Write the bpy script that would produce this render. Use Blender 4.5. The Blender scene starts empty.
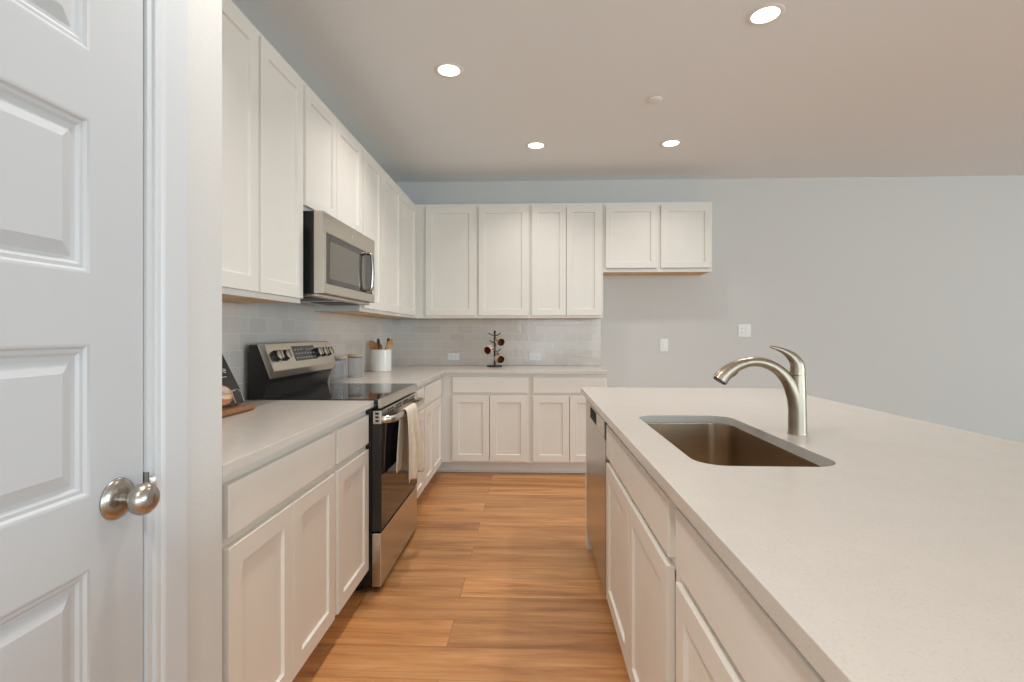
import bpy, bmesh, math, random
from mathutils import Vector, Matrix

random.seed(7)
PI = math.pi
S = bpy.context.scene
COL = S.collection

# ------------------------------------------------------------------ camera
FPX, VX, VY, HC = 499.5, 530.8, 333.3, 1.232
YAW = math.atan((VX - 512.0) / FPX)
cam_data = bpy.data.cameras.new('camera')
cam_data.sensor_fit = 'HORIZONTAL'
cam_data.sensor_width = 36.0
cam_data.lens = FPX / 1024.0 * 36.0
cam_data.shift_y = (VY - 341.0) / 1024.0
cam_data.clip_start = 0.02
cam = bpy.data.objects.new('camera', cam_data)
cam.location = (0, 0, HC)
cam.rotation_euler = (PI / 2, 0, YAW)
COL.objects.link(cam)
S.camera = cam

# ------------------------------------------------------------------ world, light, exposure
S.view_settings.view_transform = 'Standard'
S.view_settings.look = 'None'
S.view_settings.exposure = 0.0
S.view_settings.gamma = 1.0
S.view_settings.use_curve_mapping = False
S.cycles.use_denoising = True
S.cycles.max_bounces = 10
S.cycles.diffuse_bounces = 6
S.cycles.glossy_bounces = 4
S.cycles.caustics_reflective = False
S.cycles.caustics_refractive = False
S.cycles.sample_clamp_indirect = 6.0

world = bpy.data.worlds.new('world')
S.world = world
world.use_nodes = True
world.node_tree.nodes['Background'].inputs[0].default_value = (0.80, 0.90, 1.0, 1)
world.node_tree.nodes['Background'].inputs[1].default_value = 1.0


def area_light(name, loc, rot, sx, sy, power, color, spread=PI):
    d = bpy.data.lights.new(name, 'AREA')
    d.shape = 'RECTANGLE'
    d.size, d.size_y = sx, sy
    d.energy = power
    d.color = color
    d.spread = spread
    o = bpy.data.objects.new(name, d)
    o.location = loc
    o.rotation_euler = rot
    COL.objects.link(o)
    return o


# added area fill lamps, as daylight from unseen windows right and behind the camera
DAY_FILL = (0.70, 0.885, 1.0)
DAY_FILL_REAR = (0.74, 0.925, 1.0)
POWER_RIGHT = 285
POWER_REAR = 190
area_light('daylight_fill_right', (8.4, -1.4, 1.45), (0, PI / 2, 0), 1.9, 5.2, POWER_RIGHT, DAY_FILL)
area_light('daylight_fill_rear', (3.6, -4.4, 1.35), (PI / 2, 0, 0), 7.6, 2.2, POWER_REAR, DAY_FILL_REAR)
DOWNLIGHT_POWER = 8.0
DOWNLIGHT_COLOR = (1.0, 0.95, 0.90)

# ------------------------------------------------------------------ materials
MATS = {}


def new_mat(name):
    m = bpy.data.materials.new(name)
    m.use_nodes = True
    MATS[name] = m
    nt = m.node_tree
    return m, nt, nt.nodes['Principled BSDF']


def simple(name, col, rough=0.5, metal=0.0, noise=0.0, nscale=30.0, bump=0.0, bscale=200.0, spec=None, coat=0.0):
    m, nt, b = new_mat(name)
    b.inputs['Base Color'].default_value = (*col, 1)
    b.inputs['Roughness'].default_value = rough
    b.inputs['Metallic'].default_value = metal
    if spec is not None:
        b.inputs['Specular IOR Level'].default_value = spec
    if coat:
        b.inputs['Coat Weight'].default_value = coat
        b.inputs['Coat Roughness'].default_value = 0.08
    tc = nt.nodes.new('ShaderNodeTexCoord')
    if noise:
        n = nt.nodes.new('ShaderNodeTexNoise')
        n.inputs['Scale'].default_value = nscale
        n.inputs['Detail'].default_value = 4
        nt.links.new(tc.outputs['Object'], n.inputs['Vector'])
        r = nt.nodes.new('ShaderNodeMapRange')
        r.inputs['From Min'].default_value = 0.3
        r.inputs['From Max'].default_value = 0.7
        r.inputs['To Min'].default_value = 1 - noise
        r.inputs['To Max'].default_value = 1 + noise
        nt.links.new(n.outputs['Fac'], r.inputs['Value'])
        v = nt.nodes.new('ShaderNodeVectorMath')
        v.operation = 'SCALE'
        v.inputs[0].default_value = col
        nt.links.new(r.outputs['Result'], v.inputs['Scale'])
        nt.links.new(v.outputs['Vector'], b.inputs['Base Color'])
    if bump:
        n2 = nt.nodes.new('ShaderNodeTexNoise')
        n2.inputs['Scale'].default_value = bscale
        n2.inputs['Detail'].default_value = 2
        nt.links.new(tc.outputs['Object'], n2.inputs['Vector'])
        bp = nt.nodes.new('ShaderNodeBump')
        bp.inputs['Strength'].default_value = bump
        bp.inputs['Distance'].default_value = 0.002
        nt.links.new(n2.outputs['Fac'], bp.inputs['Height'])
        nt.links.new(bp.outputs['Normal'], b.inputs['Normal'])
    return m


def brushed(name, col, rough, axis_scale, amount=0.12):
    m, nt, b = new_mat(name)
    b.inputs['Metallic'].default_value = 1.0
    tc = nt.nodes.new('ShaderNodeTexCoord')
    mp = nt.nodes.new('ShaderNodeMapping')
    mp.inputs['Scale'].default_value = axis_scale
    n = nt.nodes.new('ShaderNodeTexNoise')
    n.inputs['Scale'].default_value = 1.0
    n.inputs['Detail'].default_value = 3
    nt.links.new(tc.outputs['Object'], mp.inputs['Vector'])
    nt.links.new(mp.outputs['Vector'], n.inputs['Vector'])
    r = nt.nodes.new('ShaderNodeMapRange')
    r.inputs['To Min'].default_value = rough * (1 - amount * 2)
    r.inputs['To Max'].default_value = rough * (1 + amount * 2)
    nt.links.new(n.outputs['Fac'], r.inputs['Value'])
    nt.links.new(r.outputs['Result'], b.inputs['Roughness'])
    r2 = nt.nodes.new('ShaderNodeMapRange')
    r2.inputs['To Min'].default_value = 1 - amount
    r2.inputs['To Max'].default_value = 1 + amount
    nt.links.new(n.outputs['Fac'], r2.inputs['Value'])
    v = nt.nodes.new('ShaderNodeVectorMath')
    v.operation = 'SCALE'
    v.inputs[0].default_value = col
    nt.links.new(r2.outputs['Result'], v.inputs['Scale'])
    nt.links.new(v.outputs['Vector'], b.inputs['Base Color'])
    return m


simple('wall_paint', (0.625, 0.617, 0.595), 0.75, bump=0.25, bscale=160)
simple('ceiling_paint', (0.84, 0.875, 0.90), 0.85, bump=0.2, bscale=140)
simple('door_paint', (0.53, 0.545, 0.56), 0.4)
simple('trim_paint', (0.60, 0.615, 0.63), 0.4)
simple('cabinet_paint', (0.77, 0.735, 0.675), 0.38, noise=0.01, nscale=6)
simple('cabinet_wood', (0.72, 0.47, 0.24), 0.55, noise=0.12, nscale=12)
simple('black_enamel', (0.012, 0.011, 0.011), 0.28)
simple('black_glass', (0.012, 0.011, 0.011), 0.04, spec=0.6)
simple('black_plastic', (0.02, 0.02, 0.02), 0.45)
simple('dark_recess', (0.008, 0.008, 0.008), 0.8)
simple('window_glass_dark', (0.10, 0.085, 0.068), 0.06, spec=0.7)
simple('white_plastic', (0.80, 0.80, 0.79), 0.35)
simple('ceramic_white', (0.80, 0.78, 0.74), 0.25)
simple('mug_cream', (0.72, 0.58, 0.45), 0.35)
simple('mug_rust', (0.20, 0.045, 0.018), 0.3)
simple('spoon_wood', (0.42, 0.19, 0.07), 0.5, noise=0.2, nscale=60)
simple('spoon_wood_light', (0.58, 0.33, 0.15), 0.5, noise=0.15, nscale=60)
simple('utensil_dark', (0.035, 0.025, 0.018), 0.45)
simple('lid_wood', (0.62, 0.45, 0.30), 0.5, noise=0.12, nscale=50)
simple('stand_wood', (0.33, 0.15, 0.07), 0.4, noise=0.2, nscale=40)
simple('book_cover', (0.028, 0.025, 0.025), 0.4)
simple('paper', (0.75, 0.72, 0.66), 0.8)
simple('print_white', (0.75, 0.72, 0.68), 0.5)
simple('food_cream', (0.72, 0.47, 0.29), 0.5, noise=0.2, nscale=80)
simple('food_rust', (0.42, 0.15, 0.06), 0.5, noise=0.3, nscale=90)
simple('food_plate', (0.62, 0.52, 0.45), 0.4)
simple('wire_black', (0.02, 0.017, 0.016), 0.35, metal=0.4)
simple('towel_cotton', (0.76, 0.66, 0.53), 0.95, noise=0.05, nscale=40, bump=0.6, bscale=420)
simple('display_glass', (0.03, 0.027, 0.025), 0.12)
simple('display_print', (0.36, 0.35, 0.34), 0.5)
brushed('stainless', (0.58, 0.54, 0.48), 0.28, (3, 3, 400), 0.015)
brushed('stainless_vertical', (0.46, 0.44, 0.415), 0.24, (400, 400, 3), 0.015)
brushed('sink_steel', (0.52, 0.415, 0.30), 0.27, (120, 120, 3), 0.004)
brushed('nickel', (0.36, 0.305, 0.24), 0.34, (60, 60, 3), 0.02)
brushed('knob_nickel', (0.44, 0.41, 0.37), 0.27, (90, 90, 90), 0.02)
simple('chrome', (0.72, 0.71, 0.69), 0.12, metal=1.0)

# glass of the canisters
m, nt, b = new_mat('clear_glass')
b.inputs['Base Color'].default_value = (1.0, 1.0, 1.0, 1)
b.inputs['Roughness'].default_value = 0.03
b.inputs['Transmission Weight'].default_value = 0.82
b.inputs['IOR'].default_value = 1.2
m, nt, b = new_mat('window_pane')
b.inputs['Base Color'].default_value = (1, 1, 1, 1)
b.inputs['Roughness'].default_value = 0.0
b.inputs['Transmission Weight'].default_value = 1.0
b.inputs['IOR'].default_value = 1.05

# lamp lens
m, nt, b = new_mat('lamp_lens')
b.inputs['Base Color'].default_value = (1, 1, 1, 1)
b.inputs['Emission Color'].default_value = (1.0, 0.95, 0.87, 1)
b.inputs['Emission Strength'].default_value = 4.0


def quartz():
    m, nt, b = new_mat('quartz')
    tc = nt.nodes.new('ShaderNodeTexCoord')
    n1 = nt.nodes.new('ShaderNodeTexNoise')
    n1.inputs['Scale'].default_value = 14
    n1.inputs['Detail'].default_value = 5
    n2 = nt.nodes.new('ShaderNodeTexNoise')
    n2.inputs['Scale'].default_value = 260
    n2.inputs['Detail'].default_value = 1
    for n in (n1, n2):
        nt.links.new(tc.outputs['Object'], n.inputs['Vector'])
    r1 = nt.nodes.new('ShaderNodeMapRange')
    r1.inputs['To Min'].default_value = 0.96
    r1.inputs['To Max'].default_value = 1.04
    nt.links.new(n1.outputs['Fac'], r1.inputs['Value'])
    r2 = nt.nodes.new('ShaderNodeMapRange')
    r2.inputs['From Min'].default_value = 0.3
    r2.inputs['From Max'].default_value = 0.45
    r2.inputs['To Min'].default_value = 0.93
    r2.inputs['To Max'].default_value = 1.0
    nt.links.new(n2.outputs['Fac'], r2.inputs['Value'])
    mul = nt.nodes.new('ShaderNodeMath')
    mul.operation = 'MULTIPLY'
    nt.links.new(r1.outputs['Result'], mul.inputs[0])
    nt.links.new(r2.outputs['Result'], mul.inputs[1])
    v = nt.nodes.new('ShaderNodeVectorMath')
    v.operation = 'SCALE'
    v.inputs[0].default_value = (0.61, 0.57, 0.52)
    nt.links.new(mul.outputs['Value'], v.inputs['Scale'])
    nt.links.new(v.outputs['Vector'], b.inputs['Base Color'])
    b.inputs['Roughness'].default_value = 0.22


quartz()


def floor_wood():
    m, nt, b = new_mat('floor_planks')
    L = nt.links.new
    tc = nt.nodes.new('ShaderNodeTexCoord')
    br = nt.nodes.new('ShaderNodeTexBrick')
    br.offset = 0.37
    br.offset_frequency = 2
    br.inputs['Scale'].default_value = 1.0
    br.inputs['Brick Width'].default_value = 1.22
    br.inputs['Row Height'].default_value = 0.186
    br.inputs['Mortar Size'].default_value = 0.0018
    br.inputs['Mortar Smooth'].default_value = 0.3
    br.inputs['Bias'].default_value = 0.0
    br.inputs['Color1'].default_value = (0.0, 0.0, 0.0, 1)
    br.inputs['Color2'].default_value = (1.0, 1.0, 1.0, 1)
    br.inputs['Mortar'].default_value = (0.5, 0.5, 0.5, 1)
    off = nt.nodes.new('ShaderNodeMapping')
    off.inputs['Location'].default_value = (0.33, 0.095, 0)
    L(tc.outputs['Object'], off.inputs['Vector'])
    L(off.outputs['Vector'], br.inputs['Vector'])
    # grain stretched along the plank, shifted per plank
    sep = nt.nodes.new('ShaderNodeSeparateXYZ')
    L(off.outputs['Vector'], sep.inputs['Vector'])
    add = nt.nodes.new('ShaderNodeMath')
    add.operation = 'MULTIPLY_ADD'
    add.inputs[1].default_value = 9.0
    L(br.outputs['Color'], add.inputs[0])
    L(sep.outputs['X'], add.inputs[2])
    cmb = nt.nodes.new('ShaderNodeCombineXYZ')
    L(add.outputs['Value'], cmb.inputs['X'])
    L(sep.outputs['Y'], cmb.inputs['Y'])
    L(br.outputs['Color'], cmb.inputs['Z'])

    def grain(sx, sy, detail, dist):
        mp = nt.nodes.new('ShaderNodeMapping')
        mp.inputs['Scale'].default_value = (sx, sy, 5)
        L(cmb.outputs['Vector'], mp.inputs['Vector'])
        n = nt.nodes.new('ShaderNodeTexNoise')
        n.inputs['Scale'].default_value = 1
        n.inputs['Detail'].default_value = detail
        n.inputs['Roughness'].default_value = 0.6
        n.inputs['Distortion'].default_value = dist
        L(mp.outputs['Vector'], n.inputs['Vector'])
        return n
    g1 = grain(1.3, 12, 4, 0.6)
    g2 = grain(4.0, 95, 3, 0.3)
    ramp = nt.nodes.new('ShaderNodeValToRGB')
    e = ramp.color_ramp.elements
    e[0].position = 0.30
    e[0].color = (0.315, 0.132, 0.044, 1)
    e[1].position = 0.70
    e[1].color = (0.650, 0.335, 0.134, 1)
    k = e.new(0.48)
    k.color = (0.520, 0.238, 0.084, 1)
    L(g1.outputs['Fac'], ramp.inputs['Fac'])
    r2 = nt.nodes.new('ShaderNodeMapRange')
    r2.inputs['From Min'].default_value = 0.3
    r2.inputs['From Max'].default_value = 0.7
    r2.inputs['To Min'].default_value = 0.86
    r2.inputs['To Max'].default_value = 1.10
    L(g2.outputs['Fac'], r2.inputs['Value'])
    r3 = nt.nodes.new('ShaderNodeMapRange')
    r3.inputs['To Min'].default_value = 0.82
    r3.inputs['To Max'].default_value = 1.14
    L(br.outputs['Color'], r3.inputs['Value'])
    mm = nt.nodes.new('ShaderNodeMath')
    mm.operation = 'MULTIPLY'
    L(r2.outputs['Result'], mm.inputs[0])
    L(r3.outputs['Result'], mm.inputs[1])
    seam = nt.nodes.new('ShaderNodeMapRange')
    seam.inputs['To Min'].default_value = 1.0
    seam.inputs['To Max'].default_value = 0.55
    L(br.outputs['Fac'], seam.inputs['Value'])
    m2 = nt.nodes.new('ShaderNodeMath')
    m2.operation = 'MULTIPLY'
    L(mm.outputs['Value'], m2.inputs[0])
    L(seam.outputs['Result'], m2.inputs[1])
    v = nt.nodes.new('ShaderNodeVectorMath')
    v.operation = 'SCALE'
    L(ramp.outputs['Color'], v.inputs[0])
    L(m2.outputs['Value'], v.inputs['Scale'])
    L(v.outputs['Vector'], b.inputs['Base Color'])
    b.inputs['Roughness'].default_value = 0.38


floor_wood()


def tile_mat(name, axis, shift=(0, 0)):
    m, nt, b = new_mat(name)
    L = nt.links.new
    tc = nt.nodes.new('ShaderNodeTexCoord')
    sep = nt.nodes.new('ShaderNodeSeparateXYZ')
    L(tc.outputs['Object'], sep.inputs['Vector'])
    cmb = nt.nodes.new('ShaderNodeCombineXYZ')
    L(sep.outputs[axis], cmb.inputs['X'])
    L(sep.outputs['Z'], cmb.inputs['Y'])
    mp = nt.nodes.new('ShaderNodeMapping')
    mp.inputs['Location'].default_value = (shift[0], shift[1], 0)
    L(cmb.outputs['Vector'], mp.inputs['Vector'])
    br = nt.nodes.new('ShaderNodeTexBrick')
    br.offset = 0.5
    br.inputs['Scale'].default_value = 1.0
    br.inputs['Brick Width'].default_value = 0.158
    br.inputs['Row Height'].default_value = 0.0795
    br.inputs['Mortar Size'].default_value = 0.0022
    br.inputs['Mortar Smooth'].default_value = 0.25
    br.inputs['Color1'].default_value = (0.60, 0.55, 0.505, 1)
    br.inputs['Color2'].default_value = (0.66, 0.61, 0.56, 1)
    br.inputs['Mortar'].default_value = (0.74, 0.695, 0.65, 1)
    L(mp.outputs['Vector'], br.inputs['Vector'])
    L(br.outputs['Color'], b.inputs['Base Color'])
    b.inputs['Roughness'].default_value = 0.14
    n = nt.nodes.new('ShaderNodeTexNoise')
    n.inputs['Scale'].default_value = 22
    n.inputs['Detail'].default_value = 1
    L(mp.outputs['Vector'], n.inputs['Vector'])
    inv = nt.nodes.new('ShaderNodeMath')
    inv.operation = 'MULTIPLY_ADD'
    inv.inputs[1].default_value = -1.0
    L(br.outputs['Fac'], inv.inputs[0])
    L(n.outputs['Fac'], inv.inputs[2])
    bp = nt.nodes.new('ShaderNodeBump')
    bp.inputs['Strength'].default_value = 0.35
    bp.inputs['Distance'].default_value = 0.003
    L(inv.outputs['Value'], bp.inputs['Height'])
    L(bp.outputs['Normal'], b.inputs['Normal'])


tile_mat('tile_back', 'X', (0.02, 0.0405))
tile_mat('tile_left', 'Y', (0.05, 0.0405))


# ------------------------------------------------------------------ mesh helpers
class MB:
    """collects geometry of ONE mesh; every face takes the current material slot"""

    def __init__(self):
        self.bm = bmesh.new()
        self.slot = 0

    def face(self, vs):
        try:
            f = self.bm.faces.new(vs)
            f.material_index = self.slot
            return f
        except ValueError:
            return None

    def box(self, x0, x1, y0, y1, z0, z1, bevel=0.0, seg=2):
        b = bmesh.new()
        vs = [b.verts.new((x, y, z)) for x in (x0, x1) for y in (y0, y1) for z in (z0, z1)]
        for q in ((0, 1, 3, 2), (4, 6, 7, 5), (0, 4, 5, 1), (2, 3, 7, 6), (0, 2, 6, 4), (1, 5, 7, 3)):
            b.faces.new([vs[i] for i in q])
        bmesh.ops.recalc_face_normals(b, faces=b.faces)
        if bevel:
            bmesh.ops.bevel(b, geom=list(b.edges), offset=bevel, segments=seg, profile=0.5, affect='EDGES')
        self.merge(b)

    def merge(self, b, mat=None):
        if mat is not None:
            b.transform(mat)
        idx = {}
        for v in b.verts:
            idx[v] = self.bm.verts.new(v.co)
        for f in b.faces:
            self.face([idx[v] for v in f.verts])
        b.free()

    def prism(self, poly, a0, a1, axis='y', bevel=0.0):
        """poly of 2-D points extruded along axis from a0 to a1"""
        def pt(p, a):
            return {'y': (p[0], a, p[1]), 'x': (a, p[0], p[1]), 'z': (p[0], p[1], a)}[axis]
        b = bmesh.new()
        A = [b.verts.new(pt(p, a0)) for p in poly]
        B = [b.verts.new(pt(p, a1)) for p in poly]
        n = len(poly)
        b.faces.new(A)
        b.faces.new(B[::-1])
        for i in range(n):
            b.faces.new((A[i], B[i], B[(i + 1) % n], A[(i + 1) % n]))
        bmesh.ops.recalc_face_normals(b, faces=b.faces)
        if bevel:
            bmesh.ops.bevel(b, geom=list(b.edges), offset=bevel, segments=2, profile=0.5, affect='EDGES')
        self.merge(b)

    def lathe(self, prof, mat=Matrix(), seg=32):
        """prof of (r, z) revolved about local z, then placed with mat"""
        b = bmesh.new()
        rings = []
        for r, z in prof:
            if r < 1e-6:
                rings.append([b.verts.new((0, 0, z))])
            else:
                rings.append([b.verts.new((r * math.cos(2 * PI * i / seg), r * math.sin(2 * PI * i / seg), z)) for i in range(seg)])
        for p, q in zip(rings, rings[1:]):
            for i in range(seg):
                j = (i + 1) % seg
                a = [p[i % len(p)], p[j % len(p)], q[j % len(q)], q[i % len(q)]]
                u = []
                for v in a:
                    if v not in u:
                        u.append(v)
                if len(u) > 2:
                    b.faces.new(u)
        bmesh.ops.recalc_face_normals(b, faces=b.faces)
        self.merge(b, mat)

    def tube(self, pts, radii, seg=14, squash=(1, 1), up=(0, 0, 1), cap=True):
        pts = [Vector(p) for p in pts]
        if not hasattr(radii, '__len__'):
            radii = [radii] * len(pts)
        b = bmesh.new()
        rings = []
        n = len(pts)
        prev = None
        for i, p in enumerate(pts):
            t = (pts[min(i + 1, n - 1)] - pts[max(i - 1, 0)]).normalized()
            if prev is None:
                u = Vector(up)
                if abs(u.dot(t)) > 0.95:
                    u = Vector((1, 0, 0)) if abs(t.x) < 0.9 else Vector((0, 1, 0))
            else:
                u = prev
            u = (u - t * u.dot(t)).normalized()
            prev = u
            w = t.cross(u)
            r = radii[i]
            rings.append([b.verts.new(p + u * (r * squash[0] * math.cos(2 * PI * k / seg)) + w * (r * squash[1] * math.sin(2 * PI * k / seg))) for k in range(seg)])
        for A, B in zip(rings, rings[1:]):
            for k in range(seg):
                b.faces.new((A[k], A[(k + 1) % seg], B[(k + 1) % seg], B[k]))
        if cap:
            b.faces.new(rings[0][::-1])
            b.faces.new(rings[-1])
        bmesh.ops.recalc_face_normals(b, faces=b.faces)
        self.merge(b)

    def loops(self, rings, cap_first=True, cap_last=True):
        R = [[self.bm.verts.new(p) for p in r] for r in rings]
        n = len(R[0])
        for A, B in zip(R, R[1:]):
            for k in range(n):
                self.face((A[k], A[(k + 1) % n], B[(k + 1) % n], B[k]))
        if cap_first:
            self.face(R[0][::-1])
        if cap_last:
            self.face(R[-1])

    def build(self, name, mats, parent=None, loc=None, smooth=35.0):
        bmesh.ops.recalc_face_normals(self.bm, faces=self.bm.faces)
        me = bpy.data.meshes.new(name)
        self.bm.to_mesh(me)
        self.bm.free()
        for mm in (mats if isinstance(mats, (list, tuple)) else [mats]):
            me.materials.append(MATS[mm])
        if smooth:
            for p in me.polygons:
                p.use_smooth = True
            me.set_sharp_from_angle(angle=math.radians(smooth))
        o = bpy.data.objects.new(name, me)
        COL.objects.link(o)
        if smooth:
            wn = o.modifiers.new('weighted_normal', 'WEIGHTED_NORMAL')
            wn.keep_sharp = True
            wn.weight = 100
        if parent is not None:
            o.parent = parent
        if loc is not None:
            o.location = loc
        return o


def tag(o, label=None, cat=None, group=None, kind=None):
    if label:
        o['label'] = label
    if cat:
        o['category'] = cat
    if group:
        o['group'] = group
    if kind:
        o['kind'] = kind
    return o


def thing(name, label, cat, loc=(0, 0, 0), rotz=0.0, group=None):
    o = bpy.data.objects.new(name, None)
    o.empty_display_size = 0.05
    o.location = loc
    o.rotation_euler = (0, 0, rotz)
    COL.objects.link(o)
    return tag(o, label, cat, group)


def struct(mb, name, mats, label, cat, smooth=35.0):
    return tag(mb.build(name, mats, smooth=smooth), label, cat, kind='structure')


def rounded_rect(x0, x1, y0, y1, r, z, n=8):
    pts = []
    for cx, cy, a0 in ((x1 - r, y1 - r, 0), (x0 + r, y1 - r, PI / 2), (x0 + r, y0 + r, PI), (x1 - r, y0 + r, 1.5 * PI)):
        for i in range(n + 1):
            a = a0 + PI / 2 * i / n
            pts.append((cx + r * math.cos(a), cy + r * math.sin(a), z))
    return pts


def frame_to(p, d, up=(0, 0, 1)):
    """matrix whose local z points along d, placed at p"""
    z = Vector(d).normalized()
    u = Vector(up)
    if abs(u.dot(z)) > 0.98:
        u = Vector((1, 0, 0))
    x = u.cross(z).normalized()
    y = z.cross(x)
    return Matrix(((x.x, y.x, z.x, p[0]), (x.y, y.y, z.y, p[1]), (x.z, y.z, z.z, p[2]), (0, 0, 0, 1)))


# ------------------------------------------------------------------ room shell
XW, YB, CEIL = -1.389, 4.95, 2.74
XD, YP = -0.742, 1.174            # pantry wall face and its far corner
XR, YF = 8.5, -4.5               # living area on the right / behind the camera
DO0, DO1, DOH = 0.225, 0.938, 2.055   # pantry door opening

mb = MB(); mb.box(XW - 0.12, XR + 0.12, YF - 0.12, YB + 0.12, -0.10, 0.0)
struct(mb, 'floor', 'floor_planks', 'warm oak plank floor running across the kitchen', 'floor')
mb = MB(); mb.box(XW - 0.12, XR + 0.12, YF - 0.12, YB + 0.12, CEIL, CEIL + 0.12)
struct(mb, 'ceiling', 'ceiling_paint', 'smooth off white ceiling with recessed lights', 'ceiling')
mb = MB(); mb.box(XW - 0.12, XR + 0.12, YB, YB + 0.12, 0, CEIL)
struct(mb, 'wall_back', 'wall_paint', 'pale grey painted far wall behind the cabinets', 'wall')
mb = MB(); mb.box(XW - 0.12, XW, YP, YB, 0, CEIL)
struct(mb, 'wall_left', 'wall_paint', 'pale wall carrying the left run of cabinets', 'wall')
mb = MB()
t = 0.115
mb.box(XD - t, XD, DO1, YP, 0, CEIL)
mb.box(XD - t, XD, DO0, DO1, DOH, CEIL)
mb.box(XD - t, XD, YF, DO0, 0, CEIL)
mb.box(XW - 0.12, XD - t, YP - t, YP, 0, CEIL)
struct(mb, 'wall_pantry', 'wall_paint', 'textured pale pantry wall around the panelled door', 'wall')
# right wall with three windows, rear wall with a wide one, added for daylight
mb = MB()
wy = [(-4.0, -2.4), (-2.2, -0.6), (-0.4, 1.2)]
mb.box(XR, XR + 0.12, YF, YB, 0, 0.5)
mb.box(XR, XR + 0.12, YF, YB, 2.4, CEIL)
edges = [YF] + [v for p in wy for v in p] + [YB]
for i in range(0, len(edges), 2):
    mb.box(XR, XR + 0.12, edges[i], edges[i + 1], 0.5, 2.4)
struct(mb, 'wall_right', 'wall_paint', 'pale living area wall with three added windows, out of the frame to the right', 'wall')
mb = MB()
mb.box(XW, -0.3, YF - 0.12, YF, 0, CEIL)
mb.box(7.7, XR, YF - 0.12, YF, 0, CEIL)
mb.box(-0.3, 7.7, YF - 0.12, YF, 2.4, CEIL)
mb.box(-0.3, 7.7, YF - 0.12, YF, 0, 0.3)
struct(mb, 'wall_front', 'wall_paint', 'pale wall behind the camera with a wide added window', 'wall')
for i, (a, c) in enumerate(wy):
    mb = MB()
    for (y0, y1, z0, z1) in ((a, c, 0.5, 0.56), (a, c, 2.34, 2.4), (a, a + 0.05, 0.56, 2.34), (c - 0.05, c, 0.56, 2.34), (a + 0.05, c - 0.05, 1.42, 1.47)):
        mb.box(XR + 0.03, XR + 0.09, y0, y1, z0, z1)
    w = struct(mb, 'window_%d' % (i + 1), 'trim_paint', 'white framed window added for the daylight, out of the frame to the right', 'window')
    mb = MB(); mb.box(XR + 0.055, XR + 0.061, a + 0.05, c - 0.05, 0.56, 2.34)
    mb.build('pane', 'window_pane', w)
mb = MB()
for (x0, x1, z0, z1) in ((-0.3, 7.7, 0.3, 0.36), (-0.3, 7.7, 2.34, 2.4), (-0.3, -0.25, 0.36, 2.34), (1.68, 1.73, 0.36, 2.34), (3.68, 3.73, 0.36, 2.34), (5.68, 5.73, 0.36, 2.34), (7.65, 7.7, 0.36, 2.34)):
    mb.box(x0, x1, YF - 0.09, YF - 0.03, z0, z1)
w = struct(mb, 'window_4', 'trim_paint', 'wide white framed window added for the daylight behind the camera', 'window')
mb = MB(); mb.box(-0.25, 7.65, YF - 0.063, YF - 0.057, 0.36, 2.34)
mb.build('pane', 'window_pane', w)
# baseboards
mb = MB(); mb.box(0.72, XR, YB - 0.014, YB, 0, 0.10, 0.003)
struct(mb, 'baseboard_back', 'trim_paint', 'white baseboard along the far wall', 'baseboard')
mb = MB(); mb.box(XD, XD + 0.014, 1.036, YP, 0, 0.10, 0.003)
struct(mb, 'baseboard_pantry', 'trim_paint', 'short white baseboard beside the pantry door', 'baseboard')
# tiled backsplash
mb = MB(); mb.box(XW + 0.009, 0.686, YB - 0.009, YB, 0.9145, 1.3715)
struct(mb, 'wall_tile_back', 'tile_back', 'glossy pale subway tile on the far wall', 'backsplash')
mb = MB(); mb.box(XW, XW + 0.009, YP, YB, 0.9145, 1.3715)
mb.box(XW, XW + 0.009, 2.313, 3.126, 1.3715, 1.816)
struct(mb, 'wall_tile_left', 'tile_left', 'glossy pale subway tile on the left wall', 'backsplash')

# pantry door casing (trim)
mb = MB()
cw = 0.083
prof = [(0, 0), (0.010, 0), (0.014, 0.003), (0.020, 0.006), (0.026, 0.006), (0.030, 0.004), (0.034, 0.007), (cw - 0.010, 0.011), (cw - 0.003, 0.014), (cw, 0.012), (cw, 0)]
prof = [(0, 0), (0, 0.008), (0.004, 0.010), (0.012, 0.010), (0.016, 0.013), (0.022, 0.015), (cw - 0.004, 0.017), (cw, 0.014), (cw, 0)]
c0 = DO1 + 0.012
mb.prism([(XD + h, c0 + s) for s, h in prof], 0, DOH + 0.09, 'z')
mb.prism([(XD + h, DO0 - 0.012 - s) for s, h in prof], 0, DOH + 0.09, 'z')
mb.prism([(XD + h, DOH + 0.012 + s) for s, h in prof], DO0 - 0.012, DO1 + 0.012, 'y')
struct(mb, 'trim_1', 'trim_paint', 'white moulded casing around the pantry door', 'trim')
# jamb with stop
mb = MB()
mb.box(XD - t, XD + 0.002, DO1 - 0.001, DO1 + 0.018, 0, DOH)
mb.box(XD - t, XD + 0.002, DO0 - 0.018, DO0 + 0.001, 0, DOH)
mb.box(XD - t, XD + 0.002, DO0, DO1, DOH - 0.001, DOH + 0.018)
mb.box(XD - 0.085, XD - 0.047, DO1 - 0.012, DO1, 0, DOH)
struct(mb, 'trim_2', 'trim_paint', 'white jamb of the pantry door', 'trim')

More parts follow.
